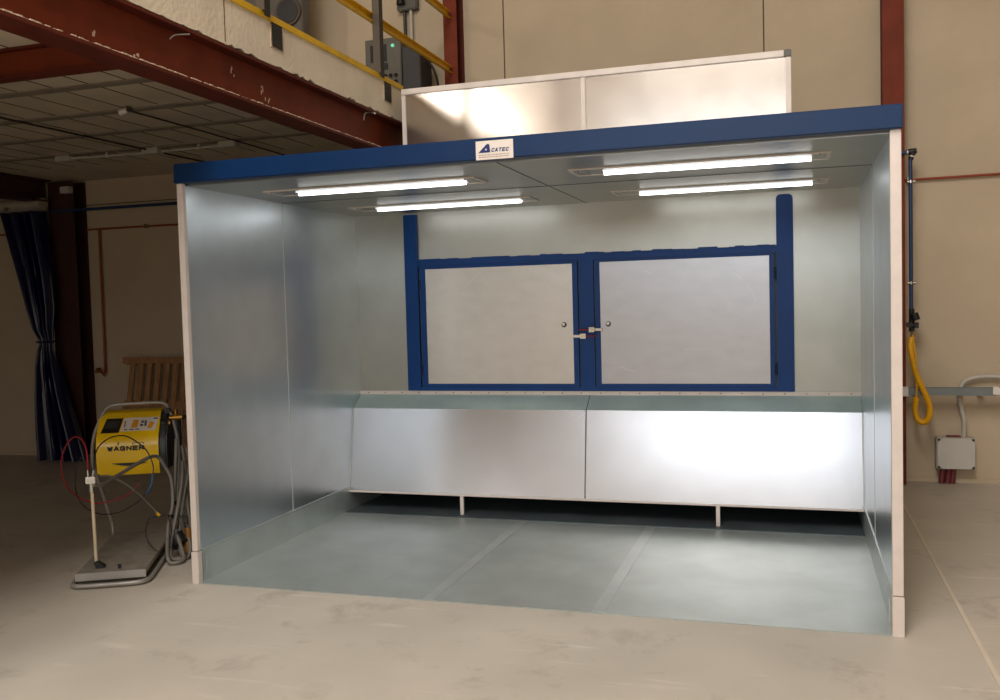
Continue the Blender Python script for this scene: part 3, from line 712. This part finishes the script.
cf = tag(MB().tube([(5.015,4.12,.41),(5.02,4.12,.55),(5.00,4.12,.66),(4.98,4.12,.76),(4.985,4.12,.83),(5.02,4.13,.90),(5.09,4.13,.935),(5.2,4.13,.95),(5.35,4.13,.945),(5.6,4.13,.94)],.019,12).build('flexible_conduit','pvc',None,True), 'pale grey flexible conduit curving up from the junction box behind the tray', 'conduit')

# ------------------------------------------------------------------ conduit, cables and lamp under the mezzanine
ZU = ZC0-.013
cn = thing('ceiling_conduit', 'pale conduit with three boxes fixed under the mezzanine', 'conduit', (-2.3,2.65,ZU))
MB().tube([(-3.2,2.63,ZU-.03),(-2.3,2.66,ZU-.035),(-1.35,2.66,ZU-.03)],.012,10,4).build('tube', 'pvc', cn, True)
for x in (-3.22,-2.20,-1.36):
    MB().box(x-.09,x+.09,2.60,2.70,ZU-.055,ZU-.001).bevel(.006).build('box', 'pvc', cn)
for x in (-2.72,-1.68):
    MB().box(x-.012,x+.012,2.635,2.685,ZU-.05,ZU-.001).build('clip', 'pvc', cn)
tag(MB().tube([(-1.22,1.12,ZU-.02),(-1.24,1.6,ZU-.012),(-1.25,2.6,ZU-.012),(-1.28,3.9,ZU-.012)],.007,8,3).build('ceiling_cable','seam',None,True),'dark cable under the mezzanine running back from the small lamp holder','cable')
tag(MB().tube([(-2.30,.2,ZU-.014),(-2.28,1.2,ZU-.012),(-2.24,2.6,ZU-.014),(-2.2,3.9,ZU-.012)],.009,8,3).build('ceiling_cable','seam',None,True),'thick dark cable under the mezzanine crossing the middle box of the conduit','cable')
lh = thing('lamp_holder', 'small white lamp holder hanging under the mezzanine', 'lamp holder', (-1.25,1.08,ZU-.03))
MB().cyl((-1.22,1.10,ZU-.02),(-1.28,1.09,ZU-.035),.018,14,.026).build('shade','white',lh,True)
MB().cyl((-1.20,1.10,ZU-.001),(-1.20,1.10,ZU-.03),.022,14).build('socket','darkgrey',lh,True)

# ------------------------------------------------------------------ lights
def area(name, loc, rot, sx, sy, power, col, spread=180):
    l = bpy.data.lights.new(name,'AREA'); l.shape = 'RECTANGLE'; l.size = sx; l.size_y = sy; l.energy = power; l.color = col; l.spread = math.radians(spread)
    o = bpy.data.objects.new(name,l); COL.objects.link(o); o.location = loc; o.rotation_euler = rot
    return o
# daylight through the high window behind the camera, plus an added low warm fill
area('daylight_window', (2.9,-13.95,4.45), (math.radians(90),0,0), 7.4, 2.3, 225, (.93,.97,1))
area('added_low_fill', (-4.0,-13.95,1.35), (math.radians(90),0,0), 1.9, 2.4, 11, (1,.88,.74), 100)  # added warm source for the slab underside and left door reflection
area('daylight_vent', (-4.6,-13.95,6.6), (math.radians(90),0,0), 1.2, 1.6, 75, (1,.9,.78), 90)
# skylight strip in the roof
area('skylight', (2.3,-7.6,8.4), (0,0,0), 3.0, 8.5, 1080, (1,.95,.88))
w = bpy.data.worlds.new('world'); bpy.context.scene.world = w; w.use_nodes = True
w.node_tree.nodes['Background'].inputs[0].default_value = (.8,.9,1,1); w.node_tree.nodes['Background'].inputs[1].default_value = 1.0

# ------------------------------------------------------------------ camera
C = Vector((3.60917,-4.89969,1.6921)); yaw, pitch, roll, F = -.30733,-.04876,-.02671,.93207
f = Vector((math.sin(yaw)*math.cos(pitch), math.cos(yaw)*math.cos(pitch), math.sin(pitch)))
r = Vector((math.cos(yaw),-math.sin(yaw),0)); u = r.cross(f)
r2 = r*math.cos(roll)+u*math.sin(roll); u2 = u*math.cos(roll)-r*math.sin(roll)
cam = bpy.data.cameras.new('camera'); cam.sensor_width = 36; cam.lens = 36*F; cam.clip_end = 100
co = bpy.data.objects.new('camera', cam); COL.objects.link(co)
co.matrix_world = Matrix(((r2.x,u2.x,-f.x,C.x),(r2.y,u2.y,-f.y,C.y),(r2.z,u2.z,-f.z,C.z),(0,0,0,1)))
bpy.context.scene.camera = co
sc = bpy.context.scene
sc.view_settings.view_transform = 'Standard'; sc.view_settings.look = 'None'
sc.view_settings.exposure = 0; sc.view_settings.gamma = 1
